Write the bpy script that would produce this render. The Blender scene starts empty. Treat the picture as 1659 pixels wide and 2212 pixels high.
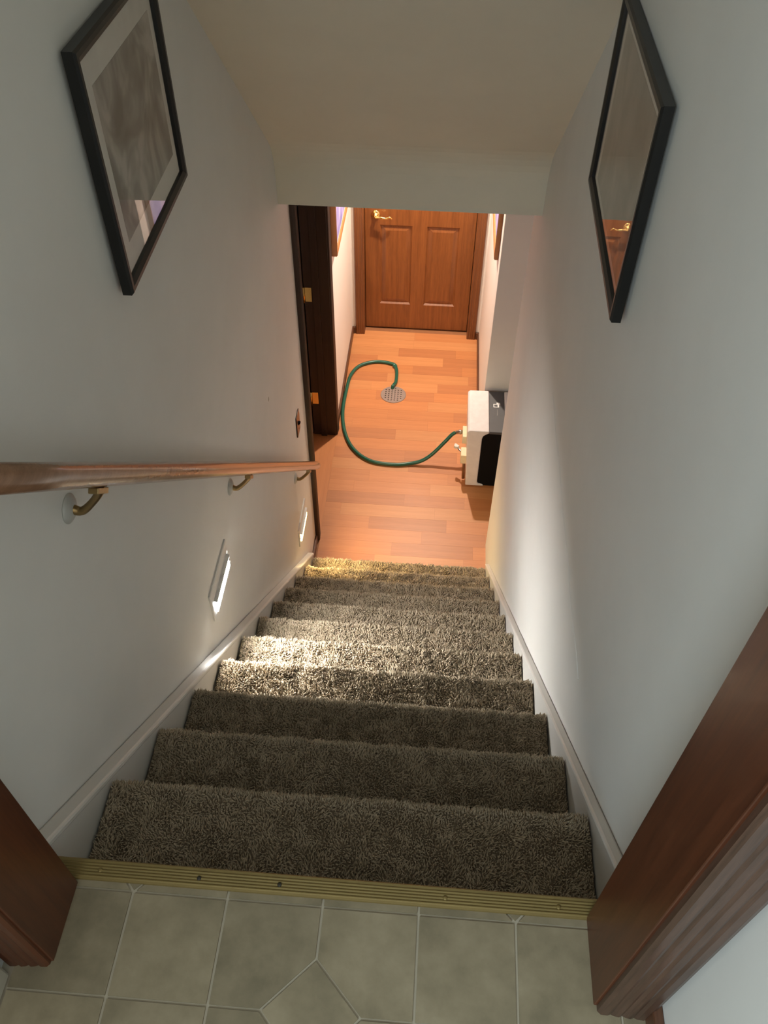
import bpy, bmesh, math, random
import numpy as np
from mathutils import Vector, Matrix
random.seed(7)
rng = np.random.default_rng(11)
S = bpy.context.scene
COL = S.collection

# ------------------------------------------------------------------ camera
cam = bpy.data.cameras.new('camera')
camo = bpy.data.objects.new('camera', cam)
COL.objects.link(camo)
R_ = Vector((0.99717005, 0.07488222, 0.0066737))
U_ = Vector((-0.06000891, 0.73933906, 0.67065393))
F_ = Vector((-0.04528593, 0.66915649, -0.74174037))
M = Matrix.Identity(4)
for i in range(3):
    M[i][0], M[i][1], M[i][2] = R_[i], U_[i], -F_[i]
M[0][3], M[1][3], M[2][3] = 0.0611, 0.0, 1.3462
camo.matrix_world = M
cam.sensor_fit = 'VERTICAL'
cam.sensor_height = 36.0
cam.sensor_width = 27.0
cam.lens = 1835.18 / 2212 * 36
cam.clip_start = 0.01
S.camera = camo

# ------------------------------------------------------------------ light, exposure
S.view_settings.view_transform = 'Standard'
S.view_settings.look = 'None'
S.view_settings.exposure = 0.0
S.view_settings.gamma = 1.0
S.view_settings.use_curve_mapping = False
W = bpy.data.worlds.new('world')
S.world = W
W.use_nodes = True
W.node_tree.nodes['Background'].inputs[0].default_value = (1.0, 0.925, 0.79, 1)
W.node_tree.nodes['Background'].inputs[1].default_value = 0.78


def light(name, kind, loc, energy, color, **kw):
    l = bpy.data.lights.new(name, kind)
    l.energy = energy
    l.color = color
    tgt = kw.pop('target', None)
    for k, v in kw.items():
        setattr(l, k, v)
    o = bpy.data.objects.new(name, l)
    o.location = loc
    if tgt:
        o.rotation_euler = (Vector(tgt) - Vector(loc)).to_track_quat('-Z', 'Y').to_euler()
    COL.objects.link(o)
    return o


# daylight of the kitchen window behind and to the left of the photographer
light('window_daylight', 'AREA', (-0.9, -1.6, 1.75), 74, (0.74, 0.91, 1.0), shape='RECTANGLE', size=1.1, size_y=0.9, target=(0.3, 1.1, 0.55))
# the ceiling lamp of the basement hall
light('hall_ceiling_lamp', 'SPOT', (0.0, 4.60, -0.06), 205, (1.0, 0.82, 0.65), shadow_soft_size=0.03, spot_size=math.radians(152), spot_blend=1.0)

# ------------------------------------------------------------------ materials
MATS = {}


def new_mat(name):
    m = bpy.data.materials.new(name)
    m.use_nodes = True
    nt = m.node_tree
    return m, nt, nt.nodes['Principled BSDF']


def link(nt, a, b):
    nt.links.new(a, b)


def coords(nt, scale=(1, 1, 1), src='Object'):
    tc = nt.nodes.new('ShaderNodeTexCoord')
    mp = nt.nodes.new('ShaderNodeMapping')
    mp.inputs['Scale'].default_value = scale
    link(nt, tc.outputs[src], mp.inputs[0])
    return mp.outputs[0]


def noise(nt, vec, scale, detail=4, rough=0.6):
    n = nt.nodes.new('ShaderNodeTexNoise')
    n.inputs['Scale'].default_value = scale
    n.inputs['Detail'].default_value = detail
    n.inputs['Roughness'].default_value = rough
    if vec is not None:
        link(nt, vec, n.inputs['Vector'])
    return n.outputs['Fac']


def ramp(nt, fac, stops):
    r = nt.nodes.new('ShaderNodeValToRGB')
    e = r.color_ramp.elements
    e[0].position, e[0].color = stops[0][0], (*stops[0][1], 1)
    e[1].position, e[1].color = stops[-1][0], (*stops[-1][1], 1)
    for p, c in stops[1:-1]:
        x = e.new(p)
        x.color = (*c, 1)
    link(nt, fac, r.inputs[0])
    return r.outputs[0]


def bump(nt, fac, bsdf, strength=0.2, dist=0.002):
    b = nt.nodes.new('ShaderNodeBump')
    b.inputs['Strength'].default_value = strength
    b.inputs['Distance'].default_value = dist
    link(nt, fac, b.inputs['Height'])
    link(nt, b.outputs[0], bsdf.inputs['Normal'])


def paint(name, col, rough=0.6, mott=0.05, bscale=180, bstr=0.08):
    m, nt, b = new_mat(name)
    v = coords(nt)
    c2 = tuple(x * (1 - mott) for x in col)
    link(nt, ramp(nt, noise(nt, v, 3.0, 5), [(0.35, c2), (0.65, col)]), b.inputs['Base Color'])
    b.inputs['Roughness'].default_value = rough
    bump(nt, noise(nt, v, bscale, 3), b, bstr, 0.001)
    MATS[name] = m
    return m


def plain(name, col, rough=0.5, metal=0.0, emit=None, es=0.0, spec=0.5):
    m, nt, b = new_mat(name)
    v = coords(nt)
    c2 = tuple(x * 0.9 for x in col)
    link(nt, ramp(nt, noise(nt, v, 25.0, 3), [(0.3, c2), (0.7, col)]), b.inputs['Base Color'])
    b.inputs['Roughness'].default_value = rough
    b.inputs['Metallic'].default_value = metal
    b.inputs['Specular IOR Level'].default_value = spec
    if emit:
        b.inputs['Emission Color'].default_value = (*emit, 1)
        b.inputs['Emission Strength'].default_value = es
    MATS[name] = m
    return m


def wood(name, dark, light_, axis='z', rough=0.35, scale=1.0, vary=0.0, coat=0.0):
    m, nt, b = new_mat(name)
    st = {'x': (1.2, 26, 26), 'y': (26, 1.2, 26), 'z': (26, 26, 1.2)}[axis]
    v = coords(nt, tuple(s * scale for s in st))
    n1 = noise(nt, v, 1.6, 6, 0.65)
    v2 = coords(nt, tuple(s * scale * 5 for s in st))
    n2 = noise(nt, v2, 2.0, 4, 0.7)
    mx = nt.nodes.new('ShaderNodeMix')
    mx.data_type = 'FLOAT'
    mx.inputs[0].default_value = 0.4
    link(nt, n1, mx.inputs[2])
    link(nt, n2, mx.inputs[3])
    c = ramp(nt, mx.outputs[0], [(0.32, dark), (0.68, light_)])
    if vary:
        oi = nt.nodes.new('ShaderNodeObjectInfo')
        hs = nt.nodes.new('ShaderNodeHueSaturation')
        mr = nt.nodes.new('ShaderNodeMapRange')
        mr.inputs[3].default_value = 1 - vary
        mr.inputs[4].default_value = 1 + vary
        link(nt, oi.outputs['Random'], mr.inputs[0])
        link(nt, mr.outputs[0], hs.inputs['Value'])
        link(nt, c, hs.inputs['Color'])
        c = hs.outputs[0]
    link(nt, c, b.inputs['Base Color'])
    b.inputs['Roughness'].default_value = rough
    b.inputs['Coat Weight'].default_value = coat
    bump(nt, mx.outputs[0], b, 0.12, 0.001)
    MATS[name] = m
    return m


paint('stair_wall', (0.74, 0.735, 0.70), 0.62)
paint('hall_wall', (0.84, 0.79, 0.73), 0.6, 0.03, 120, 0.02)
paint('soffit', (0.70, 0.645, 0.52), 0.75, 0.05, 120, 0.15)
paint('white_trim', (0.70, 0.685, 0.645), 0.45, 0.08)
paint('cream_trim', (0.42, 0.40, 0.33), 0.5)
wood('oak_stained', (0.115, 0.036, 0.010), (0.225, 0.080, 0.024), 'z', 0.35, 1.0, 0, 0.25)
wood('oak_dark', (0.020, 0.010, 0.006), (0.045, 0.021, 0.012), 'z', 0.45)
wood('oak_jamb', (0.045, 0.010, 0.003), (0.115, 0.032, 0.010), 'z', 0.38, 1.0, 0, 0.08)
wood('oak_fluted', (0.024, 0.011, 0.006), (0.105, 0.052, 0.033), 'z', 0.42, 1.3, 0, 0.1)
wood('oak_door', (0.150, 0.047, 0.012), (0.300, 0.105, 0.028), 'z', 0.36, 1.0, 0, 0.25)
wood('oak_base', (0.075, 0.030, 0.014), (0.13, 0.055, 0.028), 'y', 0.4)
wood('oak_base_x', (0.075, 0.030, 0.014), (0.13, 0.055, 0.028), 'x', 0.4)
wood('rail_wood', (0.19, 0.095, 0.052), (0.31, 0.165, 0.095), 'y', 0.26, 1.2, 0, 0.5)
wood('plank_light', (0.48, 0.20, 0.072), (0.60, 0.27, 0.108), 'x', 0.42, 1.0, 0.05, 0.1)
wood('plank_mid', (0.46, 0.175, 0.060), (0.57, 0.235, 0.088), 'x', 0.42, 1.0, 0.05, 0.1)
wood('plank_dark', (0.39, 0.150, 0.056), (0.51, 0.205, 0.080), 'x', 0.42, 1.0, 0.05, 0.1)
wood('plank_side', (0.44, 0.165, 0.055), (0.55, 0.22, 0.08), 'y', 0.42, 1.0, 0, 0.1)
wood('frame_tan', (0.30, 0.125, 0.040), (0.42, 0.185, 0.065), 'z', 0.4)
plain('floor_joint', (0.30, 0.125, 0.05), 0.7)
plain('black_frame', (0.006, 0.006, 0.006), 0.35)
plain('mat_board', (0.72, 0.69, 0.64), 0.8)
plain('brass', (0.66, 0.46, 0.16), 0.25, 1.0)
plain('brass_bright', (0.95, 0.70, 0.26), 0.18, 1.0)
plain('brass_dull', (0.35, 0.24, 0.11), 0.35, 1.0)
plain('rosette_grey', (0.50, 0.50, 0.47), 0.4, 0.1)
plain('bronze', (0.09, 0.062, 0.05), 0.3, 0.9)
plain('gold_strip', (0.24, 0.175, 0.06), 0.5, 0.35)
plain('screw_dark', (0.03, 0.025, 0.015), 0.6)
plain('plate_white', (0.70, 0.69, 0.66), 0.4)
plain('machine_white', (0.76, 0.73, 0.73), 0.32)
plain('machine_grey', (0.085, 0.088, 0.095), 0.45)
plain('machine_black', (0.004, 0.004, 0.0045), 0.75, 0.0, None, 0, 0.15)
plain('icon_white', (0.85, 0.85, 0.85), 0.5)
plain('fitting_cream', (0.80, 0.70, 0.48), 0.35)
plain('fitting_brown', (0.22, 0.09, 0.03), 0.5)
plain('steel', (0.62, 0.60, 0.58), 0.3, 1.0)
plain('drain_metal', (0.36, 0.30, 0.27), 0.45, 0.6)
plain('drain_shade', (0.012, 0.007, 0.006), 0.8)  # near-black tone painting the shade inside the drain
plain('hose_green', (0.012, 0.105, 0.070), 0.33, 0.0, None, 0, 0.6)
plain('light_cool', (0.9, 0.95, 1.0), 0.4, 0.0, (0.90, 0.97, 1.0), 16)
plain('bulb_cool', (0.9, 0.95, 1.0), 0.4, 0.0, (1.0, 0.98, 0.95), 4600)
plain('bulb_warm', (1.0, 0.9, 0.7), 0.4, 0.0, (1.0, 0.72, 0.32), 2500)
plain('light_warm', (1.0, 0.9, 0.7), 0.4, 0.0, (1.0, 0.74, 0.34), 12)


def glass_mat():
    m, nt, b = new_mat('picture_glass')
    out = nt.nodes['Material Output']
    tr = nt.nodes.new('ShaderNodeBsdfTransparent')
    gl = nt.nodes.new('ShaderNodeBsdfGlossy')
    gl.inputs['Roughness'].default_value = 0.012
    fr = nt.nodes.new('ShaderNodeFresnel')
    fr.inputs['IOR'].default_value = 1.5
    mul = nt.nodes.new('ShaderNodeMath')
    mul.operation = 'MULTIPLY'
    mul.inputs[1].default_value = 1.5
    mul.use_clamp = True
    link(nt, fr.outputs[0], mul.inputs[0])
    mx = nt.nodes.new('ShaderNodeMixShader')
    geo = nt.nodes.new('ShaderNodeNewGeometry')
    inv = nt.nodes.new('ShaderNodeMath')
    inv.operation = 'SUBTRACT'
    inv.inputs[0].default_value = 1.0
    link(nt, geo.outputs['Backfacing'], inv.inputs[1])
    m2 = nt.nodes.new('ShaderNodeMath')
    m2.operation = 'MULTIPLY'
    link(nt, mul.outputs[0], m2.inputs[0])
    link(nt, inv.outputs[0], m2.inputs[1])
    link(nt, m2.outputs[0], mx.inputs[0])
    link(nt, tr.outputs[0], mx.inputs[1])
    link(nt, gl.outputs[0], mx.inputs[2])
    link(nt, mx.outputs[0], out.inputs[0])
    MATS['picture_glass'] = m


glass_mat()


def print_mat(name, stops, scale, detail=2.5, dist=1.5):
    m, nt, b = new_mat(name)
    v = coords(nt, (1, 1, 1))
    n = nt.nodes.new('ShaderNodeTexNoise')
    n.inputs['Scale'].default_value = scale
    n.inputs['Detail'].default_value = detail
    n.inputs['Distortion'].default_value = dist
    link(nt, v, n.inputs['Vector'])
    link(nt, ramp(nt, n.outputs['Fac'], stops), b.inputs['Base Color'])
    b.inputs['Roughness'].default_value = 0.8
    MATS[name] = m


print_mat('print_grey', [(0.35, (0.15, 0.13, 0.115)), (0.5, (0.26, 0.23, 0.20)), (0.64, (0.46, 0.42, 0.38))], 7.5)
print_mat('print_taupe', [(0.35, (0.19, 0.165, 0.135)), (0.5, (0.27, 0.24, 0.20)), (0.68, (0.38, 0.345, 0.30))], 5.0)
print_mat('print_violet', [(0.3, (0.16, 0.15, 0.42)), (0.55, (0.30, 0.27, 0.55)), (0.75, (0.50, 0.42, 0.60))], 4.0)


def tile_mat():
    m, nt, b = new_mat('tile_vinyl')
    v = coords(nt)
    oi = nt.nodes.new('ShaderNodeObjectInfo')
    add = nt.nodes.new('ShaderNodeVectorMath')
    add.operation = 'ADD'
    sc = nt.nodes.new('ShaderNodeVectorMath')
    sc.operation = 'SCALE'
    sc.inputs[0].default_value = (17, 9, 5)
    link(nt, oi.outputs['Random'], sc.inputs['Scale'])
    link(nt, v, add.inputs[0])
    link(nt, sc.outputs[0], add.inputs[1])
    n1 = noise(nt, add.outputs[0], 11, 6, 0.62)
    c = ramp(nt, n1, [(0.33, (0.185, 0.155, 0.097)), (0.5, (0.25, 0.208, 0.132)), (0.68, (0.315, 0.265, 0.175))])
    hs = nt.nodes.new('ShaderNodeHueSaturation')
    mr = nt.nodes.new('ShaderNodeMapRange')
    mr.inputs[3].default_value = 0.9
    mr.inputs[4].default_value = 1.1
    link(nt, oi.outputs['Random'], mr.inputs[0])
    link(nt, mr.outputs[0], hs.inputs['Value'])
    link(nt, c, hs.inputs['Color'])
    link(nt, hs.outputs[0], b.inputs['Base Color'])
    b.inputs['Roughness'].default_value = 0.5
    bump(nt, noise(nt, v, 70, 4), b, 0.15, 0.001)
    MATS['tile_vinyl'] = m


tile_mat()
plain('grout', (0.44, 0.39, 0.295), 0.8)


def carpet_mat():
    m, nt, b = new_mat('carpet')
    v = coords(nt)
    n1 = noise(nt, v, 260, 2)
    n2 = noise(nt, v, 22, 4)
    mx = nt.nodes.new('ShaderNodeMix')
    mx.data_type = 'FLOAT'
    mx.inputs[0].default_value = 0.4
    link(nt, n1, mx.inputs[2])
    link(nt, n2, mx.inputs[3])
    link(nt, ramp(nt, mx.outputs[0], [(0.3, (0.33, 0.265, 0.175)), (0.7, (0.66, 0.55, 0.415))]), b.inputs['Base Color'])
    b.inputs['Roughness'].default_value = 0.95
    b.inputs['Specular IOR Level'].default_value = 0.1
    MATS['carpet'] = m


carpet_mat()
plain('carpet_backing_shade', (0.20, 0.155, 0.105), 0.95)  # backing colour darkened to paint the shade deep between the tufts

# ------------------------------------------------------------------ mesh helpers


def obj(name, bm, mat, parent=None, smooth=False, bevel=0.0, segs=2):
    if isinstance(bm, bpy.types.Mesh):
        me = bm
    else:
        bmesh.ops.recalc_face_normals(bm, faces=bm.faces)
        me = bpy.data.meshes.new(name)
        bm.to_mesh(me)
        bm.free()
    if mat:
        me.materials.clear()
        me.materials.append(MATS[mat])
    if smooth:
        me.shade_smooth()
    o = bpy.data.objects.new(name, me)
    COL.objects.link(o)
    if parent:
        o.parent = parent
    if bevel:
        md = o.modifiers.new('bevel', 'BEVEL')
        md.width = bevel
        md.segments = segs
        md.limit_method = 'ANGLE'
        md.harden_normals = False
    return o


def tag(o, label=None, cat=None, group=None, kind=None):
    if label:
        o['label'] = label
    if cat:
        o['category'] = cat
    if group:
        o['group'] = group
    if kind:
        o['kind'] = kind
    return o


def struct(o, label=None):
    o['kind'] = 'structure'
    if label:
        o['label'] = label
    return o


def empty(name, loc=(0, 0, 0)):
    o = bpy.data.objects.new(name, None)
    o.location = loc
    o.empty_display_size = 0.05
    COL.objects.link(o)
    return o


def box(x0, x1, y0, y1, z0, z1, bm=None):
    bm = bm or bmesh.new()
    vs = [bm.verts.new((x, y, z)) for x in (x0, x1) for y in (y0, y1) for z in (z0, z1)]
    for f in ((0, 1, 3, 2), (4, 6, 7, 5), (0, 4, 5, 1), (2, 3, 7, 6), (0, 2, 6, 4), (1, 5, 7, 3)):
        bm.faces.new([vs[i] for i in f])
    return bm


def prism(poly, axis, a, b, bm=None):
    """poly: 2-D points; axis: extrusion axis. x -> (y,z), y -> (x,z), z -> (x,y)"""
    bm = bm or bmesh.new()

    def P(p, t):
        return {'x': (t, p[0], p[1]), 'y': (p[0], t, p[1]), 'z': (p[0], p[1], t)}[axis]
    A = [bm.verts.new(P(p, a)) for p in poly]
    B = [bm.verts.new(P(p, b)) for p in poly]
    n = len(poly)
    for i in range(n):
        bm.faces.new((A[i], A[(i + 1) % n], B[(i + 1) % n], B[i]))
    bm.faces.new(A[::-1])
    bm.faces.new(B)
    return bm


def catmull(pts, n=8):
    pts = [Vector(p) for p in pts]
    out = []
    for i in range(len(pts) - 1):
        p0, p1, p2, p3 = pts[max(i - 1, 0)], pts[i], pts[i + 1], pts[min(i + 2, len(pts) - 1)]
        for k in range(n):
            t = k / n
            out.append(0.5 * ((2 * p1) + (p2 - p0) * t + (2 * p0 - 5 * p1 + 4 * p2 - p3) * t * t + (3 * p1 - p0 - 3 * p2 + p3) * t ** 3))
    out.append(pts[-1])
    return out


def tube(path, rad, seg=12, bm=None, cap=True, flat=None):
    bm = bm or bmesh.new()
    path = [Vector(p) for p in path]
    rings = []
    n = len(path)
    up = Vector((0, 0, 1))
    for i, p in enumerate(path):
        t = (path[min(i + 1, n - 1)] - path[max(i - 1, 0)]).normalized()
        side = t.cross(up)
        if side.length < 1e-4:
            side = Vector((1, 0, 0))
        side.normalize()
        nn = side.cross(t).normalized()
        r = rad(i / (n - 1)) if callable(rad) else rad
        fx = flat(i / (n - 1)) if flat else 1.0
        rings.append([bm.verts.new(p + side * math.cos(2 * math.pi * k / seg) * r * (2 - fx) + nn * math.sin(2 * math.pi * k / seg) * r * fx) for k in range(seg)])
    for a, b in zip(rings, rings[1:]):
        for k in range(seg):
            bm.faces.new((a[k], a[(k + 1) % seg], b[(k + 1) % seg], b[k]))
    if cap:
        bm.faces.new(rings[0][::-1])
        bm.faces.new(rings[-1])
    return bm


def lathe(profile, origin, axis, seg=20, bm=None):
    """profile: (r, h) pairs along axis vector from origin"""
    bm = bm or bmesh.new()
    ax = Vector(axis).normalized()
    a = ax.orthogonal().normalized()
    b = ax.cross(a)
    O = Vector(origin)
    rings = []
    for r, h in profile:
        if r < 1e-6:
            rings.append([bm.verts.new(O + ax * h)])
        else:
            rings.append([bm.verts.new(O + ax * h + (a * math.cos(2 * math.pi * k / seg) + b * math.sin(2 * math.pi * k / seg)) * r) for k in range(seg)])
    for p, q in zip(rings, rings[1:]):
        for k in range(seg):
            k2 = (k + 1) % seg
            if len(p) == 1 and len(q) > 1:
                bm.faces.new((p[0], q[k2], q[k]))
            elif len(q) == 1 and len(p) > 1:
                bm.faces.new((p[k], p[k2], q[0]))
            elif len(p) > 1:
                bm.faces.new((p[k], p[k2], q[k2], q[k]))
    return bm


def rounded_poly(pts, r, n=4):
    out = []
    m = len(pts)
    for i in range(m):
        p, a, b = Vector(pts[i]), Vector(pts[i - 1]), Vector(pts[(i + 1) % m])
        u, v = (a - p), (b - p)
        rr = min(r, u.length * 0.45, v.length * 0.45)
        s, e = p + u.normalized() * rr, p + v.normalized() * rr
        for k in range(n + 1):
            t = k / n
            out.append(tuple((1 - t) ** 2 * s + 2 * t * (1 - t) * p + t * t * e))
    return out


# ------------------------------------------------------------------ dimensions
ZF = -2.28           # basement floor
XL, XR = -0.523, 0.421
CL, CR = -0.4915, 0.3992   # carpet edges
RISE, RUN, Y1 = 0.19, 0.209, 0.659
HX0, HX1 = -0.512, 0.380   # hall walls
YB = 4.972                 # end wall of hall
YD = 5.04                  # face of the far door
YH = 2.83                  # header face
# ------------------------------------------------------------------ large structure
struct(obj('wall_left', box(XL - 0.11, XL, 0.31, 3.075, ZF - 0.1, 2.45), 'stair_wall'), 'white painted left wall of the staircase')
bmr = box(XR, XR + 0.11, 0.31, 3.075, ZF - 0.1, 2.45)
struct(obj('wall_right', bmr, 'stair_wall', bevel=0.004), 'white painted right wall of the staircase with rounded lower end')
# faint drywall seam on the right wall, a shallow raised ridge
cr = tube([(XR + 0.0006, 1.0 + 0.06 * k, -0.268 + 0.006 * math.sin(k * 1.3)) for k in range(17)], 0.0020, 6)
obj('plaster_seam', cr, 'stair_wall', bpy.data.objects['wall_right'])
obj('scuff', lathe([(0.009, 0.0), (0.008, 0.0007), (0.004, 0.0016), (0.0, 0.0011)], (XL, 2.343, -0.676), (1, 0, 0), 14), 'cream_trim', bpy.data.objects['wall_left'], True)
# sloped ceiling over the stairs with the header drop at its lower end
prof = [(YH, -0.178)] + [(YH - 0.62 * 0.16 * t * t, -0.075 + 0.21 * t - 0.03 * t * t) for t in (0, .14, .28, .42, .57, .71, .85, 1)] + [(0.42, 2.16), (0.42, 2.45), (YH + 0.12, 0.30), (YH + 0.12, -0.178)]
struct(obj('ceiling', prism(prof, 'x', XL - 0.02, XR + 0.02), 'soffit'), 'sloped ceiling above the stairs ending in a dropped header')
# hall
struct(obj('ceiling.001', box(-1.7, 1.7, YH + 0.11, 5.3, 0.06, 0.2), 'hall_wall'), 'white ceiling of the basement hall')
struct(obj('wall_left.001', box(HX0 - 0.13, HX0, 3.925, 5.2, ZF - 0.1, 0.1), 'hall_wall'), 'white left wall of the basement hall')
struct(obj('wall_left.002', box(HX0 - 0.13, HX0, 3.07, 3.93, -0.22, 0.1), 'hall_wall'), 'white wall above the side doorway')
struct(obj('wall_right.001', box(HX1, 1.7, 3.90, 5.2, ZF - 0.1, 0.1), 'hall_wall', bevel=0.003), 'white right wall of the basement hall with its corner')
bmb = box(HX0 - 0.1, -0.44, YB, 5.12, ZF - 0.1, 0.1)
box(0.315, HX1 + 0.1, YB, 5.12, ZF - 0.1, 0.1, bmb)
box(-0.44, 0.315, YB, 5.12, -0.235, 0.1, bmb)
struct(obj('wall_back', bmb, 'hall_wall'), 'white end wall of the hall around the brown door')
struct(obj('wall_back.001', box(-0.6, 0.5, 5.13, 5.2, ZF - 0.1, 0.1), 'hall_wall'))
# alcove to the right of the stairs, side room to the left
struct(obj('wall_right.002', box(1.6, 1.7, 2.7, 4.0, ZF - 0.1, 0.1), 'stair_wall'))
struct(obj('wall_front', box(XR + 0.1, 1.7, 2.66, 2.76, ZF - 0.1, 0.2), 'stair_wall'))
struct(obj('wall_left.003', box(-1.75, -1.65, 2.6, 4.7, ZF - 0.1, 0.1), 'stair_wall'))
struct(obj('wall_front.001', box(-1.75, XL - 0.1, 2.55, 2.65, ZF - 0.1, 0.2), 'stair_wall'))
struct(obj('wall_back.002', box(-1.75, HX0 - 0.1, 4.6, 4.7, ZF - 0.1, 0.1), 'stair_wall'))
struct(obj('ceiling.002', box(-1.75, HX0 - 0.1, 2.5, 4.7, 0.0, 0.1), 'stair_wall'))
struct(obj('ceiling.003', box(XR + 0.05, 1.7, 2.66, YH + 0.13, 0.06, 0.2), 'stair_wall'))
# landing
struct(obj('wall_right.003', box(0.425, 0.53, -0.75, 0.311, -0.1, 2.45), 'stair_wall'), 'pale wall beside the fluted casing at the top landing')
struct(obj('wall_left.004', box(-0.62, -0.503, -0.75, 0.311, -0.1, 2.45), 'stair_wall'), 'pale wall left of the top landing')
bml = box(0.361, 0.53, 0.313, 0.42, -0.02, 2.45)
box(-0.62, -0.449, 0.313, 0.42, -0.02, 2.45, bml)
box(-0.449, 0.361, 0.313, 0.42, 2.06, 2.45, bml)
struct(obj('wall_front.002', bml, 'stair_wall'), 'wall around the doorway at the top of the stairs')

# ------------------------------------------------------------------ landing floor with tiles
fl = struct(obj('floor', box(-0.62, 0.53, -0.75, 0.447, -0.19, -0.0028), 'grout'), 'greyish vinyl tile floor of the top landing with pale joints')


def clip(poly, a, b, c):
    """keep a*x+b*y >= c"""
    out = []
    for i in range(len(poly)):
        p, q = poly[i], poly[(i + 1) % len(poly)]
        dp, dq = a * p[0] + b * p[1] - c, a * q[0] + b * q[1] - c
        if dp >= 0:
            out.append(p)
        if (dp > 0 > dq) or (dp < 0 < dq):
            t = dp / (dp - dq)
            out.append((p[0] + (q[0] - p[0]) * t, p[1] + (q[1] - p[1]) * t))
    return out


def tile(poly):
    bm = prism(poly, 'z', -0.0030, 0.0)
    c = (sum(p[0] for p in poly) / len(poly), sum(p[1] for p in poly) / len(poly))
    bmesh.ops.translate(bm, verts=bm.verts, vec=(-c[0], -c[1], 0))
    o = obj('tile', bm, 'tile_vinyl', fl)
    o.location = (c[0], c[1], random.uniform(0, 0.0003))


PX, G = 0.1445, 0.0021
xs = [-0.0535 + PX * k for k in range(-4, 5)]
ys = [0.266 - PX * k for k in range(0, 5)][::-1] + [0.4085, 0.447]
DIA = [(-0.0535, 0.266, 0.0705), (-0.3425, 0.479, 0.0705), (0.2355, 0.479, 0.0705), (-0.3425, 0.053, 0.0705), (0.2355, 0.053, 0.0705)]
for i in range(len(xs) - 1):
    for j in range(len(ys) - 1):
        x0, x1, y0, y1 = max(xs[i], -0.502), min(xs[i + 1], 0.424), ys[j], ys[j + 1]
        if x1 - x0 < 0.02:
            continue
        poly = [(x0 + G, y0 + G), (x1 - G, y0 + G), (x1 - G, y1 - G), (x0 + G, y1 - G)]
        mx_, my_ = (x0 + x1) / 2, (y0 + y1) / 2
        for cx, cy, h in DIA:
            if abs(mx_ - cx) < PX and abs(my_ - cy) < PX:
                sx, sy = (1 if mx_ > cx else -1), (1 if my_ > cy else -1)
                poly = clip(poly, sx, sy, sx * cx + sy * cy + h + G * 1.41)
        if len(poly) > 2:
            tile(poly)
for cx, cy, h in DIA:
    hh = h - G * 1.41
    poly = [(cx + hh, cy), (cx, cy + hh), (cx - hh, cy), (cx, cy - hh)]
    poly = clip(poly, 0, -1, -0.447)
    if len(poly) > 2:
        tile(poly)

# ------------------------------------------------------------------ basement floor with planks
bf = struct(obj('floor.001', box(-1.7, 1.7, 2.72, 5.2, ZF - 0.12, ZF - 0.0022), 'floor_joint'), 'orange-brown wood plank floor of the basement hall')


def plank(x0, x1, y0, y1, mat):
    g = 0.0003
    cx, cy = (x0 + x1) / 2, (y0 + y1) / 2
    o = obj('plank', box(x0 - cx + g, x1 - cx - g, y0 - cy + g, y1 - cy - g, -0.003, 0), mat, bf)
    o.location = (cx, cy, ZF + random.uniform(-0.0004, 0.0))


ROWH = 0.0931
ROWS = {  # joints seen in the photo: row -> [(x of joint, tone of the piece on its left)], last piece tone
    -1: ([(-0.07, 'l')], 'm'), 0: ([(-0.072, 'l')], 'l'), 1: ([(-0.17, 'l'), (0.224, 'd')], 'm'), 2: ([(-0.311, 'd')], 'l'),
    3: ([(-0.063, 'm'), (0.27, 'd')], 'm'), 4: ([(-0.23, 'd'), (0.314, 'l')], 'd'), 5: ([(-0.33, 'l'), (0.111, 'l')], 'd'),
    6: ([(-0.29, 'm'), (0.09, 'd')], 'm'), 7: ([(0.054, 'm')], 'l'), 8: ([(-0.2, 'm'), (0.224, 'm')], 'd'),
    9: ([(-0.42, 'm'), (0.06, 'm')], 'm'), 10: ([(-0.138, 'd'), (0.33, 'l')], 'm'), 11: ([(0.12, 'm')], 'l'),
    12: ([(-0.069, 'd'), (0.25, 'd')], 'm'), 13: ([(-0.041, 'l')], 'd'), 14: ([(-0.27, 'm'), (0.2, 'm')], 'm'),
    15: ([(-0.354, 'm'), (0.097, 'm')], 'l'), 16: ([(-0.05, 'd'), (0.3, 'd')], 'm'), 17: ([(-0.411, 'm'), (0.13, 'l')], 'l'),
    18: ([(-0.24, 'm'), (0.2, 'd')], 'm'), 19: ([(0.063, 'm'), (0.42, 'd')], 'm'), 20: ([(-0.1, 'm'), (0.35, 'd')], 'm'),
    21: ([(-0.188, 'd'), (0.3, 'l')], 'm'), 22: ([(0.06, 'm')], 'd'), 23: ([(-0.2, 'm')], 'm')}
TONE = {'l': 'plank_light', 'm': 'plank_mid', 'd': 'plank_dark'}
for k, (js, last) in ROWS.items():
    y1 = 4.91 - ROWH * k
    y0 = y1 - ROWH
    xa, xe = -0.503, (HX1 if y0 > 3.86 else 0.86)
    y1c = min(y1, 5.03)
    prev = xa
    for x, t in js:
        plank(prev, x, y0, y1c, TONE[t])
        prev = x
    if xe - prev > 0.62:
        plank(prev, prev + 0.45, y0, y1c, TONE[last])
        prev += 0.45
        last = 'l' if last == 'd' else 'd'
    plank(prev, xe, y0, y1c, TONE[last])
plank(-0.66, -0.503, 3.07, 3.90, 'plank_side')
plank(-0.83, -0.66, 2.76, 4.2, 'plank_side')
plank(-1.0, -0.83, 2.76, 4.2, 'plank_side')

# ------------------------------------------------------------------ skirt boards and baseboards


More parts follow.
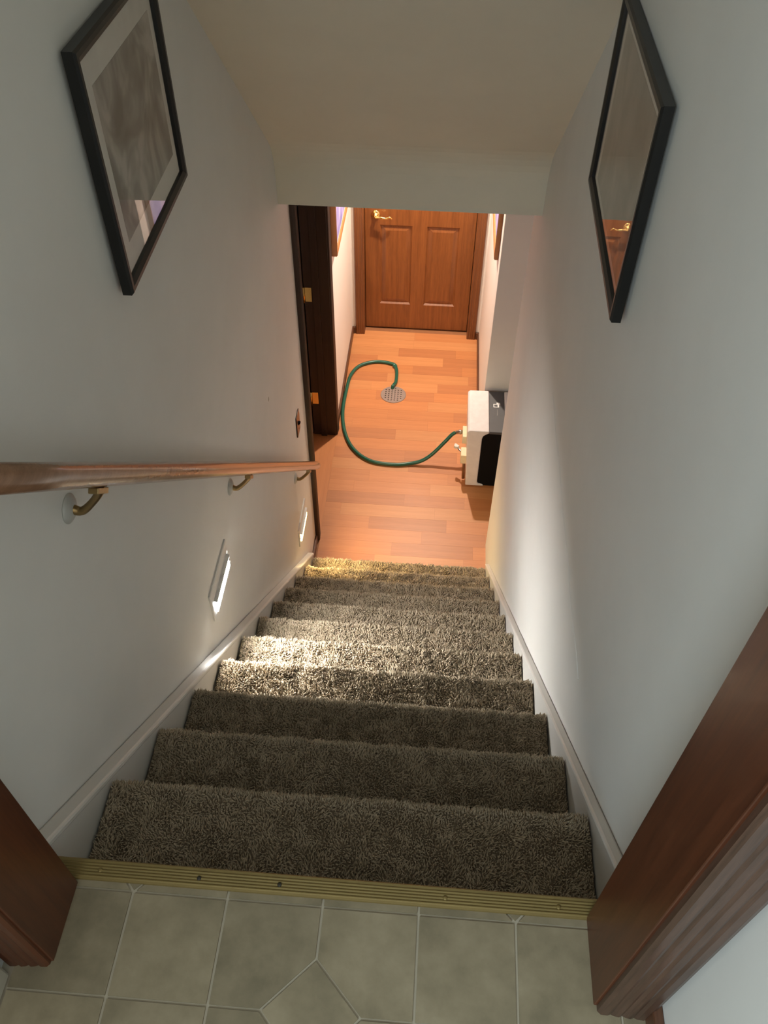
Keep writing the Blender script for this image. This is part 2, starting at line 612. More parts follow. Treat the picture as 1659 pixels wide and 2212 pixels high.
def skirt(name, xa, xb, capx, label, cd):
    # board along the stairs, upper edge just above the line of the nosings
    def zt(y):
        return -0.19 - 0.909 * (y - Y1) + 0.018
    ya, yb = 0.426, 2.775
    p = [(ya, -0.0 + 0.005), (ya + 0.03, 0.005), (0.47, zt(0.47)), (yb, zt(yb)), (yb, ZF), (2.70, ZF), (ya, -0.32)]
    o = struct(obj(name, prism(p, 'x', xa, xb), 'white_trim'), label)
    c = [(0.455, zt(0.455) + 0.012), (yb + 0.004, zt(yb) + 0.012), (yb + 0.004, zt(yb) - cd), (0.455, zt(0.455) - cd)]
    obj('cap_moulding', prism(c, 'x', capx[0], capx[1]), 'white_trim', o, bevel=0.005)
    return o


skirt('trim_1', XL + 0.0, CL - 0.004, (XL, CL + 0.0), 'white stair skirt board along the left wall under the handrail', 0.010)
skirt('trim_2', CR + 0.003, XR - 0.0, (CR + 0.0, XR), 'white stair skirt board along the right wall', 0.002)


def baseb(name, x0, x1, y0, y1, mat, label, h=0.055):
    return struct(obj(name, box(x0, x1, y0, y1, ZF, ZF + h), mat, bevel=0.004), label)


baseb('baseboard_left', HX0, HX0 + 0.011, 3.985, YB, 'oak_base', 'brown baseboard on the left hall wall')
baseb('baseboard_right', HX1 - 0.011, HX1, 3.905, YB, 'oak_base', 'brown baseboard on the right hall wall')
baseb('baseboard_left.001', XL, XL + 0.012, 2.765, 3.02, 'oak_base', 'short brown baseboard between the bottom step and the side doorway')
baseb('baseboard_back', HX0, -0.488, YB - 0.014, YB, 'oak_base_x', 'brown baseboard stub left of the far door')
baseb('baseboard_back.001', 0.358, HX1, YB - 0.014, YB, 'oak_base_x', 'brown baseboard stub right of the far door')
struct(obj('baseboard_right.001', box(0.411, 0.425, -0.7, 0.311, 0, 0.05), 'oak_base', bevel=0.004), 'brown baseboard at the right of the top landing')
struct(obj('baseboard_left.002', box(-0.503, -0.487, -0.7, 0.285, 0, 0.10), 'cream_trim', bevel=0.004), 'pale baseboard at the left of the top landing')

# ------------------------------------------------------------------ door frames
CAS = [(0, 0), (0, 0.010), (0.004, 0.014), (0.012, 0.0145), (0.016, 0.0128), (0.020, 0.0145), (0.026, 0.0155), (0.030, 0.0136),
       (0.034, 0.0155), (0.040, 0.0165), (0.044, 0.0146), (0.048, 0.0165), (0.056, 0.017), (0.062, 0.014), (0.065, 0.008), (0.065, 0)]


def casing(name, mat, parent, x0, direction, yface, ysign, z0, z1, w=0.065, axis='x', dscale=1.0):
    """fluted casing board on a wall: inner edge at x0 running along +-axis, standing out of the wall"""
    pl = []
    for u, d in CAS:
        a = x0 + direction * u * w / 0.065
        b = yface + ysign * d * dscale
        pl.append((a, b) if axis == 'x' else (b, a))
    return obj(name, prism(pl, 'z', z0, z1), mat, parent)


# doorway at the top of the stairs
d3 = struct(empty('door_3', (0, 0, 0)), 'open doorway with reddish stained wood jambs at the top of the stairs')
obj('jamb', box(0.3415, 0.3605, 0.308, 0.424, 0, 2.05), 'oak_jamb', d3, bevel=0.0015)
obj('jamb', box(-0.449, -0.43, 0.305, 0.416, 0, 2.05), 'oak_jamb', d3, bevel=0.0015)
obj('jamb', box(-0.449, 0.3605, 0.308, 0.42, 2.05, 2.069), 'oak_jamb', d3)
casing('casing', 'oak_fluted', d3, 0.346, 1, 0.311, -1, 0.0, 2.09, 0.074)
casing('casing', 'oak_jamb', d3, -0.434, -1, 0.311, -1, 0.0, 2.09, 0.066)

# far door of the hall
d2 = struct(empty('door_2', (-0.062, YD, ZF)), 'brown panelled wooden door at the far end of the hall')


def loc(o, parent):
    o.matrix_parent_inverse = parent.matrix_basis.inverted()
    return o


DX0, DX1 = -0.421, 0.293


def door_leaf():
    bm = bmesh.new()
    y0 = YD
    zb, ztop = ZF + 0.012, -0.262
    # stiles and rails around sunk, raised-field panels
    holes = []
    for (a, b) in ((-0.325, -0.113), (-0.021, 0.193)):
        for (c, d) in ((-2.072, -1.478), (-1.345, -0.66), (-0.58, -0.36)):
            holes.append((a, b, c, d))
    xs_ = sorted({DX0, DX1, *[h[0] for h in holes], *[h[1] for h in holes]})
    zs_ = sorted({zb, ztop, *[h[2] for h in holes], *[h[3] for h in holes]})
    V = {}

    def v(x, y, z):
        k = (round(x, 5), round(y, 5), round(z, 5))
        if k not in V:
            V[k] = bm.verts.new(k)
        return V[k]
    hs = {(h[0], h[2]): h for h in holes}
    for i in range(len(xs_) - 1):
        for j in range(len(zs_) - 1):
            a, b, c, d = xs_[i], xs_[i + 1], zs_[j], zs_[j + 1]
            if (a, c) in hs:
                prev = [(a, y0, c), (b, y0, c), (b, y0, d), (a, y0, d)]
                for ins, dep in ((0.010, 0.011), (0.014, 0.011), (0.040, 0.003)):
                    cur = [(a + ins, y0 + dep, c + ins), (b - ins, y0 + dep, c + ins), (b - ins, y0 + dep, d - ins), (a + ins, y0 + dep, d - ins)]
                    for k in range(4):
                        bm.faces.new([v(*prev[k]), v(*prev[(k + 1) % 4]), v(*cur[(k + 1) % 4]), v(*cur[k])])
                    prev = cur
                bm.faces.new([v(*p) for p in prev])
            else:
                bm.faces.new([v(a, y0, c), v(b, y0, c), v(b, y0, d), v(a, y0, d)])
    for (p, q) in (((DX0, zb), (DX1, zb)), ((DX1, zb), (DX1, ztop)), ((DX1, ztop), (DX0, ztop)), ((DX0, ztop), (DX0, zb))):
        bm.faces.new([bm.verts.new((p[0], y0, p[1])), bm.verts.new((q[0], y0, q[1])), bm.verts.new((q[0], y0 + 0.035, q[1])), bm.verts.new((p[0], y0 + 0.035, p[1]))])
    return bm


loc(obj('door_panel', door_leaf(), 'oak_door', d2), d2)
for xa, xb in ((-0.442, -0.424), (0.296, 0.314)):
    loc(obj('jamb', box(xa, xb, YB - 0.003, 5.08, ZF, -0.24), 'oak_stained', d2), d2)
loc(obj('jamb', box(-0.44, 0.314, YB - 0.003, 5.08, -0.258, -0.24), 'oak_stained', d2), d2)
loc(casing('casing', 'oak_stained', d2, -0.424, -1, YB, -1, ZF, -0.2, 0.064), d2)
loc(casing('casing', 'oak_stained', d2, 0.296, 1, YB, -1, ZF, -0.2, 0.062), d2)
hy, hz = YD, -1.408
rose = loc(tag(obj('handle_rose', lathe([(0.029, 0), (0.029, 0.004), (0.024, 0.009), (0.012, 0.012), (0.011, 0.032), (0.0, 0.033)], (-0.352, hy, hz), (0, -1, 0)), 'brass_bright', d2, True), 'polished brass handle'), d2)
lev = tube(catmull([(-0.352, hy - 0.038, hz), (-0.32, hy - 0.042, hz + 0.002), (-0.285, hy - 0.043, hz - 0.003), (-0.26, hy - 0.042, hz + 0.006), (-0.245, hy - 0.036, hz - 0.008)], 6), lambda t: 0.0085 - 0.0025 * t, 10)
loc(tag(obj('lever', lev, 'brass_bright', d2, True), 'polished brass lever'), d2)

# side doorway on the left with its dark door standing open
d1 = struct(empty('door_1', (HX0 - 0.06, 3.5, ZF)), 'dark brown doorway on the left wall at the foot of the stairs')
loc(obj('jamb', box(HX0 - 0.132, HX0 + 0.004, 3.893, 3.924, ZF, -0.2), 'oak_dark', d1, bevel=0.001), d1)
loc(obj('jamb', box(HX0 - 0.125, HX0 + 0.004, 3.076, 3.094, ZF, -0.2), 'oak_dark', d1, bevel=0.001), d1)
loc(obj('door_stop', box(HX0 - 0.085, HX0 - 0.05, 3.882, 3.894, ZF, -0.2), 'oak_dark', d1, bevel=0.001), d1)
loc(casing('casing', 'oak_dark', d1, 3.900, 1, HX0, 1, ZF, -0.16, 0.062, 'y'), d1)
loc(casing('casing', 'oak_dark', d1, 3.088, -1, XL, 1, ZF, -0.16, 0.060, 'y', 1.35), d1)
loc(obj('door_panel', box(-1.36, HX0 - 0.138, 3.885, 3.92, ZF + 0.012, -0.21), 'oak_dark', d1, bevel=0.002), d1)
for z in (-1.985, -1.262):
    h = loc(tag(obj('hinge', box(HX0 - 0.128, HX0 - 0.092, 3.8905, 3.8935, z - 0.044, z + 0.044), 'brass_bright', d1, bevel=0.001), 'brass butt hinge'), d1)
    k = obj('hinge_pin', lathe([(0.0, -0.048), (0.0055, -0.047), (0.0055, 0.047), (0.0, 0.048)], (HX0 - 0.134, 3.886, z), (0, 0, 1), 10), 'brass_bright', h, True)

# ------------------------------------------------------------------ carpeted staircase
st = tag(empty('staircase', (0, 2.7, ZF)), 'flight of steps covered in beige shag carpet going down between two white walls', 'stairs')


def step_profile(i):
    z = -RISE * i
    yn = Y1 + RUN * (i - 1)
    yr = yn - RUN
    zb = ZF if i == 11 else z - RISE
    r = 0.014
    pts = [(yr - 0.016, z)]
    pts.append((yn - r, z))
    for k in range(1, 7):
        a = math.pi / 2 * k / 6
        pts.append((yn - r + r * math.sin(a), z - r + r * math.cos(a)))
    pts.append((yn - 0.002, z - 0.030))
    pts.append((yn - 0.016, z - 0.042))
    pts.append((yn - 0.016, zb))
    return pts


def tufts(prof, x0, x1, d, L, name, seed):
    rg = np.random.default_rng(seed)
    P = np.array(prof)
    seg = np.linalg.norm(np.diff(P, axis=0), axis=1)
    cum = np.concatenate([[0], np.cumsum(seg)])
    T = cum[-1]
    nx, ns = int((x1 - x0) / d), int(T / d)
    gx, gs = np.meshgrid((np.arange(nx) + 0.5) / nx, (np.arange(ns) + 0.5) / ns)
    x = (gx + rg.uniform(-0.5, 0.5, gx.shape) / nx).ravel() * (x1 - x0) + x0
    s = np.clip((gs + rg.uniform(-0.5, 0.5, gs.shape) / ns).ravel(), 0.001, 0.999) * T
    k = np.clip(np.searchsorted(cum, s) - 1, 0, len(seg) - 1)
    t = (s - cum[k]) / seg[k]
    y = P[k, 0] + (P[k + 1, 0] - P[k, 0]) * t
    z = P[k, 1] + (P[k + 1, 1] - P[k, 1]) * t
    tan = (P[k + 1] - P[k]) / seg[k][:, None]
    nrm = np.stack([np.zeros_like(x), -tan[:, 1], tan[:, 0]], 1)      # outward: rotate the tangent
    n = len(x)
    # clumped lean: smooth random field
    cell = 0.016
    gw, gh = int((x1 - x0) / cell) + 3, int(T / cell) + 3
    fld = rg.normal(0, 1, (gh, gw, 3))
    u, v = (x - x0) / cell, s / cell
    iu, iv = u.astype(int), v.astype(int)
    fu, fv = (u - iu)[:, None], (v - iv)[:, None]
    lean = (fld[iv, iu] * (1 - fu) + fld[iv, iu + 1] * fu) * (1 - fv) + (fld[iv + 1, iu] * (1 - fu) + fld[iv + 1, iu + 1] * fu) * fv
    dirv = nrm * 1.0 + lean * (0.26 if d < 0.004 else 0.40) + rg.normal(0, 0.22, (n, 3))
    dirv /= np.linalg.norm(dirv, axis=1)[:, None]
    ln = L * rg.uniform(0.8, 1.2, n)[:, None] * np.clip(1 + (0.14 if d < 0.004 else 0.26) * lean[:, :1], 0.5, 1.6)
    base = np.stack([x, y, z], 1) - nrm * 0.001
    d2 = dirv + lean * 0.35 + rg.normal(0, 0.25, (n, 3))
    d2 /= np.linalg.norm(d2, axis=1)[:, None]
    mid = base + dirv * ln * 0.6
    tip = mid + d2 * ln * 0.5
    a = np.cross(dirv, rg.normal(0, 1, (n, 3)))
    a /= np.linalg.norm(a, axis=1)[:, None]
    b = np.cross(dirv, a)
    rad = (d * 0.46) * rg.uniform(0.8, 1.2, n)[:, None]
    V = np.empty((n, 7, 3))
    for q in range(3):
        an = 2 * math.pi * q / 3
        off = a * math.cos(an) + b * math.sin(an)
        V[:, q] = base + off * rad * 0.8
        V[:, 3 + q] = mid + off * rad
    V[:, 6] = tip
    V[:, :, 0] = np.clip(V[:, :, 0], x0 - 0.0015, x1 + 0.0015)
    tri = []
    for q in range(3):
        r2 = (q + 1) % 3
        tri += [(q, r2, 3 + r2), (q, 3 + r2, 3 + q), (3 + q, 3 + r2, 6)]
    tri = np.array(tri)
    F = (np.arange(n)[:, None, None] * 7 + tri[None]).reshape(-1, 3)
    me = bpy.data.meshes.new(name)
    me.vertices.add(n * 7)
    me.vertices.foreach_set('co', V.reshape(-1))
    me.loops.add(F.size)
    me.loops.foreach_set('vertex_index', F.reshape(-1).astype(np.int32))
    me.polygons.add(len(F))
    me.polygons.foreach_set('loop_start', np.arange(0, F.size, 3, dtype=np.int32))
    me.polygons.foreach_set('use_smooth', np.ones(len(F), dtype=bool))
    me.update(calc_edges=True)
    return me


for i in range(1, 12):
    pf = step_profile(i)
    zb = pf[-1][1]
    body = pf + [(pf[0][0] - 0.004, zb)]
    so = loc(obj('step', prism(body, 'x', CL, CR), 'carpet_backing_shade', st), st)
    d = 0.0034 if i < 4 else 0.0042 if i < 7 else 0.0050
    me = tufts(pf, CL + 0.002, CR - 0.002, d, 0.0115 if i < 4 else 0.0135, 'carpet_pile', 100 + i)
    co = obj('carpet_pile', me, 'carpet', so)
    co['kind'] = 'stuff'

# ribbed metal strip on the edge of the landing
bm = bmesh.new()
top = [(0.420, 0.0), (0.4205, 0.0035)]
for k in range(5):
    y = 0.4235 + k * 0.0045
    top += [(y, 0.0042), (y + 0.0012, 0.0056), (y + 0.0024, 0.0056), (y + 0.0036, 0.0042)]
top += [(0.4490, 0.0045), (0.4512, 0.0025), (0.4512, -0.022), (0.4490, -0.022), (0.4490, 0.0)]
prism(top, 'x', CL - 0.002, CR + 0.001, bm)
ns = tag(obj('edge_strip', bm, 'gold_strip'), 'ribbed gold metal edge strip screwed along the brink of the top landing', 'edge strip')
for xx, m in ((-0.122, 'screw_dark'), (-0.246, 'screw_dark'), (0.13, 'gold_strip'), (0.30, 'gold_strip'), (-0.40, 'gold_strip')):
    s = obj('screw', lathe([(0.0033, 0.0), (0.0033, 0.0012), (0.002, 0.002), (0.0, 0.0021)], (xx, 0.434, 0.0050), (0, 0, 1), 12), m, ns, True)

# ------------------------------------------------------------------ handrail
RXC = XL + 0.066


def rz(y):
    return 0.600 - 0.977 * (y - 0.690)


hr = tag(empty('handrail', (RXC, 1.7, rz(1.7))), 'round varnished wooden handrail on brass brackets along the left wall', 'handrail')
ya, yb = 0.47, 2.862
path = [(RXC, ya, rz(ya)), (RXC, ya + 0.5, rz(ya + 0.5)), (RXC, 2.0, rz(2.0))]
path = [(RXC, y, rz(y)) for y in (0.47, 0.8, 1.2, 1.6, 2.0, 2.4, 2.7, 2.84, 2.851, 2.858, 2.861)]


def rrad(t):
    k = t * 10
    return 0.0205 if k <= 7.01 else {8: 0.0195, 9: 0.016, 10: 0.008}[round(k)]


loc(obj('rail', tube(path, rrad, 20), 'rail_wood', hr, True), hr)
for by in (0.905, 1.735, 2.655):
    zc = rz(by)
    zw = zc - 0.085
    br = loc(obj('bracket', tube(catmull([(XL + 0.004, by, zw), (XL + 0.022, by, zw - 0.004), (XL + 0.046, by, zw + 0.020), (RXC - 0.002, by, zw + 0.046), (RXC, by, zc - 0.026)], 6), lambda t: 0.0095 - 0.0028 * math.sin(t * math.pi), 12), 'brass_dull', hr, True), hr)
    tag(br, 'brass bracket')
    obj('rosette', lathe([(0.0, 0.0), (0.026, 0.0), (0.026, 0.002), (0.021, 0.006), (0.012, 0.010), (0.0, 0.011)], (XL, by, zw), (1, 0, 0), 24), 'rosette_grey', br, True)
    sad = bmesh.new()
    n = Vector((0, 0.977, 1)).normalized()
    t = Vector((0, 1, -0.977)).normalized()
    c = Vector((RXC, by + 0.012, rz(by + 0.012))) - n * 0.0225
    vs = []
    for a in (-1, 1):
        for b in (-1, 1):
            for cc in (-1, 1):
                vs.append(sad.verts.new(c - n * 0.003 + t * 0.022 * a + Vector((0.0085 * b, 0, 0)) + n * 0.0052 * cc))
    for f in ((0, 1, 3, 2), (4, 6, 7, 5), (0, 4, 5, 1), (2, 3, 7, 6), (0, 2, 6, 4), (1, 5, 7, 3)):
        sad.faces.new([vs[q] for q in f])
    obj('saddle', sad, 'brass_dull', br, bevel=0.0015)

# ------------------------------------------------------------------ step lights in the left wall


def step_light(yc, zc, mat, label):
    o = tag(empty('step_light', (XL, yc, zc)), label, 'step light', 'step lights set in the left wall')
    w, h = 0.1075, 0.0575
    ow, oh0, oh1 = 0.086, -0.044, 0.014          # opening: lower part of the plate
    bm = bmesh.new()
    X0, X1 = 0.0, 0.0065

    def ring(x, wy, za, zb2):
        return [bm.verts.new((x, -wy, za)), bm.verts.new((x, wy, za)), bm.verts.new((x, wy, zb2)), bm.verts.new((x, -wy, zb2))]
    r0, r1, r1b = ring(X0, w, -h, h), ring(X1 - 0.002, w, -h, h), ring(X1, w - 0.004, -h + 0.004, h - 0.004)
    r2, r3 = ring(X1, ow, oh0, oh1), ring(0.0012, ow, oh0, oh1)
    for a, b in ((r0, r1), (r1, r1b), (r1b, r2), (r2, r3)):
        for k in range(4):
            bm.faces.new((a[k], a[(k + 1) % 4], b[(k + 1) % 4], b[k]))
    obj('face_plate', bm, 'plate_white', o)
    # slanted lens behind the louvres, facing out and down
    le = prism([(0.0015, oh1 - 0.001), (0.0095, oh1 - 0.004), (0.0132, oh0 + 0.010), (0.0120, oh0 + 0.003), (0.0015, oh0 + 0.001)], 'y', -ow + 0.002, ow - 0.002)
    tag(obj('lens', le, mat, o), 'glowing lens')
    tag(obj('bulb', prism([(0.0098, oh1 - 0.0045), (0.0128, oh1 - 0.0045), (0.0098, oh1 - 0.0090)], 'y', -0.075, 0.075), mat.replace('light', 'bulb'), o), 'glowing bulb strip')
    for k in range(3):
        z = oh1 + 0.001 - k * 0.017
        xx = 0.0075 + k * 0.0012
        dx, dz = (0.0090, 0.0062) if k == 0 else (0.005, 0.0018)
        lo = prism([(xx - 0.004, z + 0.001), (xx + dx, z - dz + 0.0006), (xx + dx, z - dz - 0.0006), (xx - 0.004, z - 0.0008)], 'y', -ow - 0.002, ow + 0.002)
        obj('louvre', lo, 'plate_white', o)
    return o


step_light(1.483, -0.636, 'light_cool', 'louvred step light glowing cool white beside the middle steps')
step_light(2.700, -1.757, 'light_warm', 'louvred step light glowing warm yellow beside the lowest steps')

# ------------------------------------------------------------------ switch
sw = tag(empty('light_switch', (XL, 2.815, -1.215)), 'dark metal light switch plate on the left wall by the side doorway', 'switch')
bm = prism(rounded_poly([(-0.0365, -0.0575), (0.0365, -0.0575), (0.0365, 0.0575), (-0.0365, 0.0575)], 0.004), 'x', 0, 0.0055)
obj('switch_plate', bm, 'bronze', sw, bevel=0.002)
bm = prism([(0.0, -0.010), (0.0055, -0.010), (0.015, 0.004), (0.013, 0.010), (0.0, 0.008)], 'y', -0.005, 0.005)
obj('toggle', bm, 'machine_black', sw)
for z in (-0.03, 0.03):
    obj('screw', lathe([(0.003, 0), (0.003, 0.001), (0, 0.0016)], (0.0055, 0, z), (1, 0, 0), 10), 'brass_dull', sw, True)

# ------------------------------------------------------------------ framed pictures


def picture(name, xw, sgn, y0, y1, z0, z1, fw, depth, fmat, pmat, margins, label, tilt=0.0, matb='mat_board', glass=True, cat='picture', group=None, yaw=0.0):
    """hangs on the plane x = xw facing +x (sgn 1) or -x (sgn -1)"""
    yc, zc = (y0 + y1) / 2, (z0 + z1) / 2
    o = tag(empty(name, (xw, yc, zc)), label, cat, group)
    o.rotation_euler = (tilt, 0, math.radians(yaw))
    o.location.x += sgn * abs(math.sin(math.radians(yaw))) * (y1 - y0) / 2
    a, b = (y1 - y0) / 2, (z1 - z0) / 2
    bm = bmesh.new()

    def ring(d, ia):
        return [bm.verts.new((sgn * d, y, z)) for y, z in ((-a + ia, -b + ia), (a - ia, -b + ia), (a - ia, b - ia), (-a + ia, b - ia))]
    rr = [ring(0.001, 0), ring(depth - 0.004, 0), ring(depth, 0.004), ring(depth, fw * 0.55), ring(depth - 0.004, fw), ring(depth - 0.012, fw)]
    for p, q in zip(rr, rr[1:]):
        for k in range(4):
            bm.faces.new((p[k], p[(k + 1) % 4], q[(k + 1) % 4], q[k]))
    obj('frame', bm, fmat, o)
    fb = fw - 0.003

    def panel(nm, d, ya_, yb_, za_, zb_, th, m):
        x0, x1 = sorted((sgn * d, sgn * (d - th)))
        return obj(nm, box(x0, x1, ya_, yb_, za_, zb_), m, o)
    panel('mat', depth - 0.012, -a + fb, a - fb, -b + fb, b - fb, 0.004, matb)
    ml, mr, mb, mt = margins
    panel('print', depth - 0.0114, -a + fw + ml, a - fw - mr, -b + fw + mb, b - fw - mt, 0.0012, pmat)
    if glass:
        g = panel('glass', depth - 0.0075, -a + fb, a - fb, -b + fb, b - fb, 0.0012, 'picture_glass')
    return o


picture('framed_picture', XL, 1, 1.312, 1.778, 0.446, 0.866, 0.022, 0.022, 'black_frame', 'print_grey', (0.045, 0.024, 0.048, 0.052),
        'black framed grey photograph with wide pale mat on the left stair wall', yaw=0.8)
picture('framed_picture', XR, -1, 1.374, 1.935, 0.396, 0.796, 0.022, 0.022, 'black_frame', 'print_taupe', (0.045, 0.036, 0.014, 0.022),
        'black framed taupe photograph with narrow mat on the right stair wall', yaw=-0.7)
picture('hall_picture', HX0, 1, 4.075, 4.66, -1.137, -0.45, 0.020, 0.032, 'frame_tan', 'print_violet', (0.012, 0.012, 0.012, 0.012),
        'tan framed violet picture on the left hall wall', matb='mat_board', glass=False)
picture('hall_picture', HX1, -1, 4.030, 4.60, -1.085, -0.45, 0.018, 0.024, 'frame_tan', 'print_violet', (0.010, 0.010, 0.010, 0.010),
        'tan framed violet picture on the right hall wall above the dehumidifier', matb='mat_board', glass=False)

# ------------------------------------------------------------------ dehumidifier
ZT = -1.838
BY0, BY1 = 3.515, 3.868
dh = tag(empty('dehumidifier', (0.44, 3.69, ZF)), 'white and black dehumidifier box standing by the wall corner at the foot of the stairs', 'dehumidifier')
zb = ZF + 0.010


def shell(xo_b, xo_t, xi, lip, m):
    """C-shaped end shell; xo outer x (bottom / top), xi inner x of the web, lip reach"""
    P = [(xo_b, zb), (xo_t, ZT - 0.012), (xo_t + 0.012 * m, ZT), (lip, ZT), (lip, ZT - 0.016), (xi + 0.016 * m, ZT - 0.026), (xi + 0.004 * m, ZT - 0.040), (xi, ZT - 0.06),
         (xi + 0.002 * m, zb + 0.030), (xi + 0.008 * m, zb + 0.020), (lip + 0.0 * m, zb + 0.012), (lip + 0.006 * m, zb)]
    return prism(P, 'y', BY0, BY1)


loc(tag(obj('end_shell', shell(0.302, 0.283, 0.368, 0.403, 1), 'machine_white', dh, bevel=0.005), 'white plastic end shell'), dh)
loc(tag(obj('end_shell', shell(0.600, 0.608, 0.525, 0.492, -1), 'machine_white', dh, bevel=0.005), 'white plastic end shell'), dh)
loc(tag(obj('body', box(0.34, 0.555, BY0 + 0.005, BY1 - 0.004, zb, ZT - 0.006), 'machine_black', dh, bevel=0.004), 'black middle body'), dh)
loc(tag(obj('top_panel', box(0.4035, 0.4915, BY0 + 0.002, BY1, ZT - 0.02, ZT - 0.0025), 'machine_grey', dh, bevel=0.003), 'dark grey top panel'), dh)
for fx in (0.325, 0.575):
    for fy in (BY0 + 0.03, BY1 - 0.03):
        loc(obj('foot', lathe([(0.012, 0.0), (0.013, 0.004), (0.013, 0.011), (0.0, 0.011)], (fx, fy, ZF), (0, 0, 1), 14), 'machine_black', dh), dh)
# the small white emblem on the top panel: a tank outline with a dark window and a tap above it
zi = ZT - 0.0027
bm = bmesh.new()


def flat_ring(x0, x1, y0, y1, w):
    box(x0, x1, y0, y0 + w, zi, zi + 0.0008, bm)
    box(x0, x1, y1 - w, y1, zi, zi + 0.0008, bm)
    box(x0, x0 + w, y0 + w, y1 - w, zi, zi + 0.0008, bm)
    box(x1 - w, x1, y0 + w, y1 - w, zi, zi + 0.0008, bm)


flat_ring(0.428, 0.460, 3.728, 3.756, 0.0045)
box(0.4515, 0.4557, 3.7325, 3.7515, zi, zi + 0.0008, bm)
box(0.446, 0.462, 3.757, 3.769, zi, zi + 0.0008, bm)
box(0.462, 0.4665, 3.751, 3.7665, zi, zi + 0.0008, bm)
emb = loc(tag(obj('emblem', bm, 'icon_white', dh), 'small white tank and tap emblem'), dh)
bm = bmesh.new()
for k in range(9):
    box(0.4485, 0.4505, 3.660 + k * 0.006, 3.6635 + k * 0.006, zi, zi + 0.0004, bm)
loc(obj('fine_print', bm, 'steel', dh), dh)
# fittings on the left side
OY, OZ = 3.752, -2.062
bm = prism(rounded_poly([(OY - 0.075, OZ - 0.030), (OY + 0.025, OZ - 0.030), (OY + 0.025, OZ + 0.028), (OY - 0.075, OZ + 0.028)], 0.008), 'x', 0.268, 0.300)
loc(tag(obj('outlet_plate', bm, 'fitting_cream', dh, bevel=0.003), 'cream outlet plate'), dh)
loc(tag(obj('hose_coupling', lathe([(0.0, 0), (0.011, 0.0), (0.011, 0.012), (0.015, 0.013), (0.015, 0.026), (0.012, 0.027), (0.012, 0.044), (0.0, 0.045)], (0.274, OY, OZ), (-1, -0.12, -0.1), 16), 'steel', dh, True), 'bright metal hose coupling'), dh)
vz = -2.095
bm = box(0.262, 0.300, 3.560, 3.635, vz - 0.045, vz + 0.02)
loc(tag(obj('valve_block', bm, 'fitting_cream', dh, bevel=0.005), 'cream valve block'), dh)
loc(tag(obj('valve_stem', tube(catmull([(0.268, 3.615, vz), (0.255, 3.628, vz), (0.248, 3.64, vz + 0.004)], 4), 0.006, 10), 'steel', dh, True), 'metal valve stem'), dh)
kn = bmesh.new()
prism([(-0.006, -0.006), (0.006, -0.010), (0.020, -0.018), (0.026, -0.010), (0.022, 0.010), (0.010, 0.012), (-0.004, 0.008)], 'z', -0.009, 0.009, kn)
bmesh.ops.rotate(kn, verts=kn.verts, matrix=Matrix.Rotation(math.radians(165), 3, 'Z'))
bmesh.ops.translate(kn, verts=kn.verts, vec=(0.246, 3.648, vz + 0.006))
loc(tag(obj('valve_knob', kn, 'plate_white', dh, bevel=0.003), 'white valve knob'), dh)
loc(tag(obj('drain_spout', tube([(0.285, 3.575, vz - 0.04), (0.285, 3.57, vz - 0.10), (0.288, 3.566, ZF + 0.016)], 0.008, 10), 'fitting_brown', dh, True), 'brown drain spout'), dh)

# ------------------------------------------------------------------ garden hose
HZ = ZF + 0.0115
hp = [(0.2265, OY - 0.0065, OZ - 0.004), (0.205, 3.741, -2.084), (0.165, 3.722, -2.130), (0.098, 3.695, -2.205), (0.04, 3.676, -2.245), (-0.021, 3.668, HZ + 0.004), (-0.131, 3.652, HZ),
      (-0.274, 3.673, HZ), (-0.382, 3.762, HZ), (-0.452, 3.907, HZ), (-0.488, 4.101, HZ), (-0.487, 4.331, HZ), (-0.474, 4.478, HZ),
      (-0.428, 4.580, HZ), (-0.34, 4.632, HZ), (-0.268, 4.638, HZ), (-0.205, 4.622, HZ), (-0.186, 4.604, HZ), (-0.170, 4.545, HZ), (-0.168, 4.440, HZ), (-0.180, 4.395, HZ + 0.004), (-0.186, 4.378, HZ + 0.004), (-0.187, 4.368, ZF - 0.02)]
cp = catmull(hp, 8)
NH = len(cp)
KINK = 17 / (len(hp) - 1)


def hflat(t):
    return 1.0 - 0.5 * math.exp(-((t - KINK) / 0.012) ** 2)


gh = tag(obj('garden_hose', tube(cp, 0.0112, 12, flat=hflat), 'hose_green', smooth=True), 'green garden hose looping across the wood floor into the drain', 'hose')

# ------------------------------------------------------------------ floor drain
fd = tag(empty('floor_drain', (-0.177, 4.312, ZF)), 'round perforated metal drain grate set in the wood floor', 'drain')
bm = bmesh.new()
RD, hr_ = 0.083, 0.0046
holes = []
for i in range(-5, 6):
    for j in range(-5, 6):
        x, y = i * 0.0200 + 0.0100, j * 0.0200 + 0.0040
        if math.hypot(x, y) < RD - 0.013:
            holes.append((x, y))
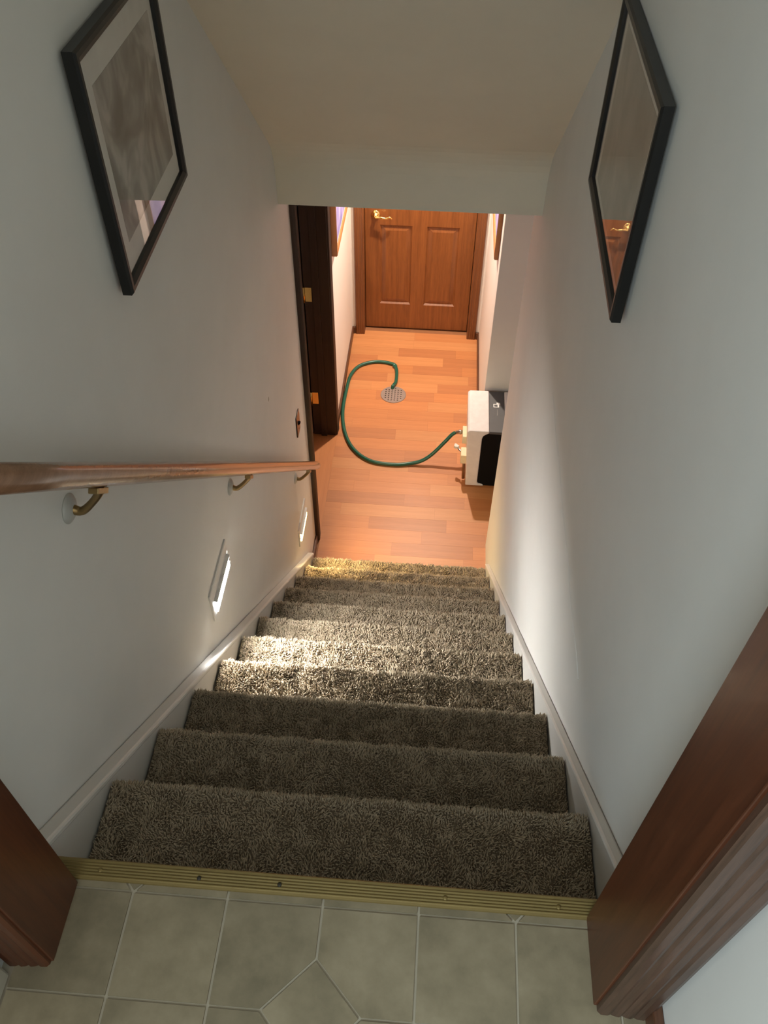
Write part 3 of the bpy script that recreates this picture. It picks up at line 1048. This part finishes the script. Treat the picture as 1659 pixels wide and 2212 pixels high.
# disc as a grid of square cells, each with a round hole
cell = 0.0200
for (hx, hy2) in holes:
    N = 12
    inner = [bm.verts.new((hx + hr_ * math.cos(2 * math.pi * k / N + math.pi / 4), hy2 + hr_ * math.sin(2 * math.pi * k / N + math.pi / 4), 0.004)) for k in range(N)]
    low = [bm.verts.new((v.co.x, v.co.y, 0.0005)) for v in inner]
    q = cell / 2
    outer = []
    for k in range(N):
        a = 2 * math.pi * k / N + math.pi / 4
        c, s = math.cos(a), math.sin(a)
        m = q / max(abs(c), abs(s))
        outer.append(bm.verts.new((hx + c * m, hy2 + s * m, 0.004)))
    for k in range(N):
        k2 = (k + 1) % N
        bm.faces.new((inner[k], inner[k2], outer[k2], outer[k]))
        bm.faces.new((inner[k2], inner[k], low[k], low[k2]))
gr = obj('grate', bm, 'drain_metal', fd)
# solid rim between the perforated field and the edge of the disc
bm = bmesh.new()
occ = {(round((x - 0.0100) / cell), round((y - 0.0040) / cell)) for x, y in holes}
NS = 64
step_ = 0.00187
# rim built from a ring of quads that reach inward under the field
ro = [bm.verts.new((RD * math.cos(2 * math.pi * k / NS), RD * math.sin(2 * math.pi * k / NS), 0.0030)) for k in range(NS)]
rt = [bm.verts.new(((RD - 0.002) * math.cos(2 * math.pi * k / NS), (RD - 0.002) * math.sin(2 * math.pi * k / NS), 0.0044)) for k in range(NS)]


def reach(a):
    c, s = math.cos(a), math.sin(a)
    r = RD - 0.003
    while r > 0.03:
        i, j = round((r * c - 0.0100) / cell), round((r * s - 0.0040) / cell)
        if (i, j) in occ:
            return r - 0.0015
        r -= 0.0008
    return r


ri = [bm.verts.new((reach(2 * math.pi * k / NS) * math.cos(2 * math.pi * k / NS), reach(2 * math.pi * k / NS) * math.sin(2 * math.pi * k / NS), 0.0041)) for k in range(NS)]
rb = [bm.verts.new((RD * math.cos(2 * math.pi * k / NS), RD * math.sin(2 * math.pi * k / NS), 0.0)) for k in range(NS)]
for k in range(NS):
    k2 = (k + 1) % NS
    bm.faces.new((ro[k], ro[k2], rt[k2], rt[k]))
    bm.faces.new((rt[k], rt[k2], ri[k2], ri[k]))
    bm.faces.new((rb[k], rb[k2], ro[k2], ro[k]))
obj('rim', bm, 'drain_metal', fd)
obj('sump_shade', lathe([(0.0, 0.0004), (RD - 0.006, 0.0004), (RD - 0.006, 0.0), (0.0, 0.0)], (0, 0, 0), (0, 0, 1), 32), 'drain_shade', fd)  # thin dark disc just under the grate, painted shade instead of a deep shaft
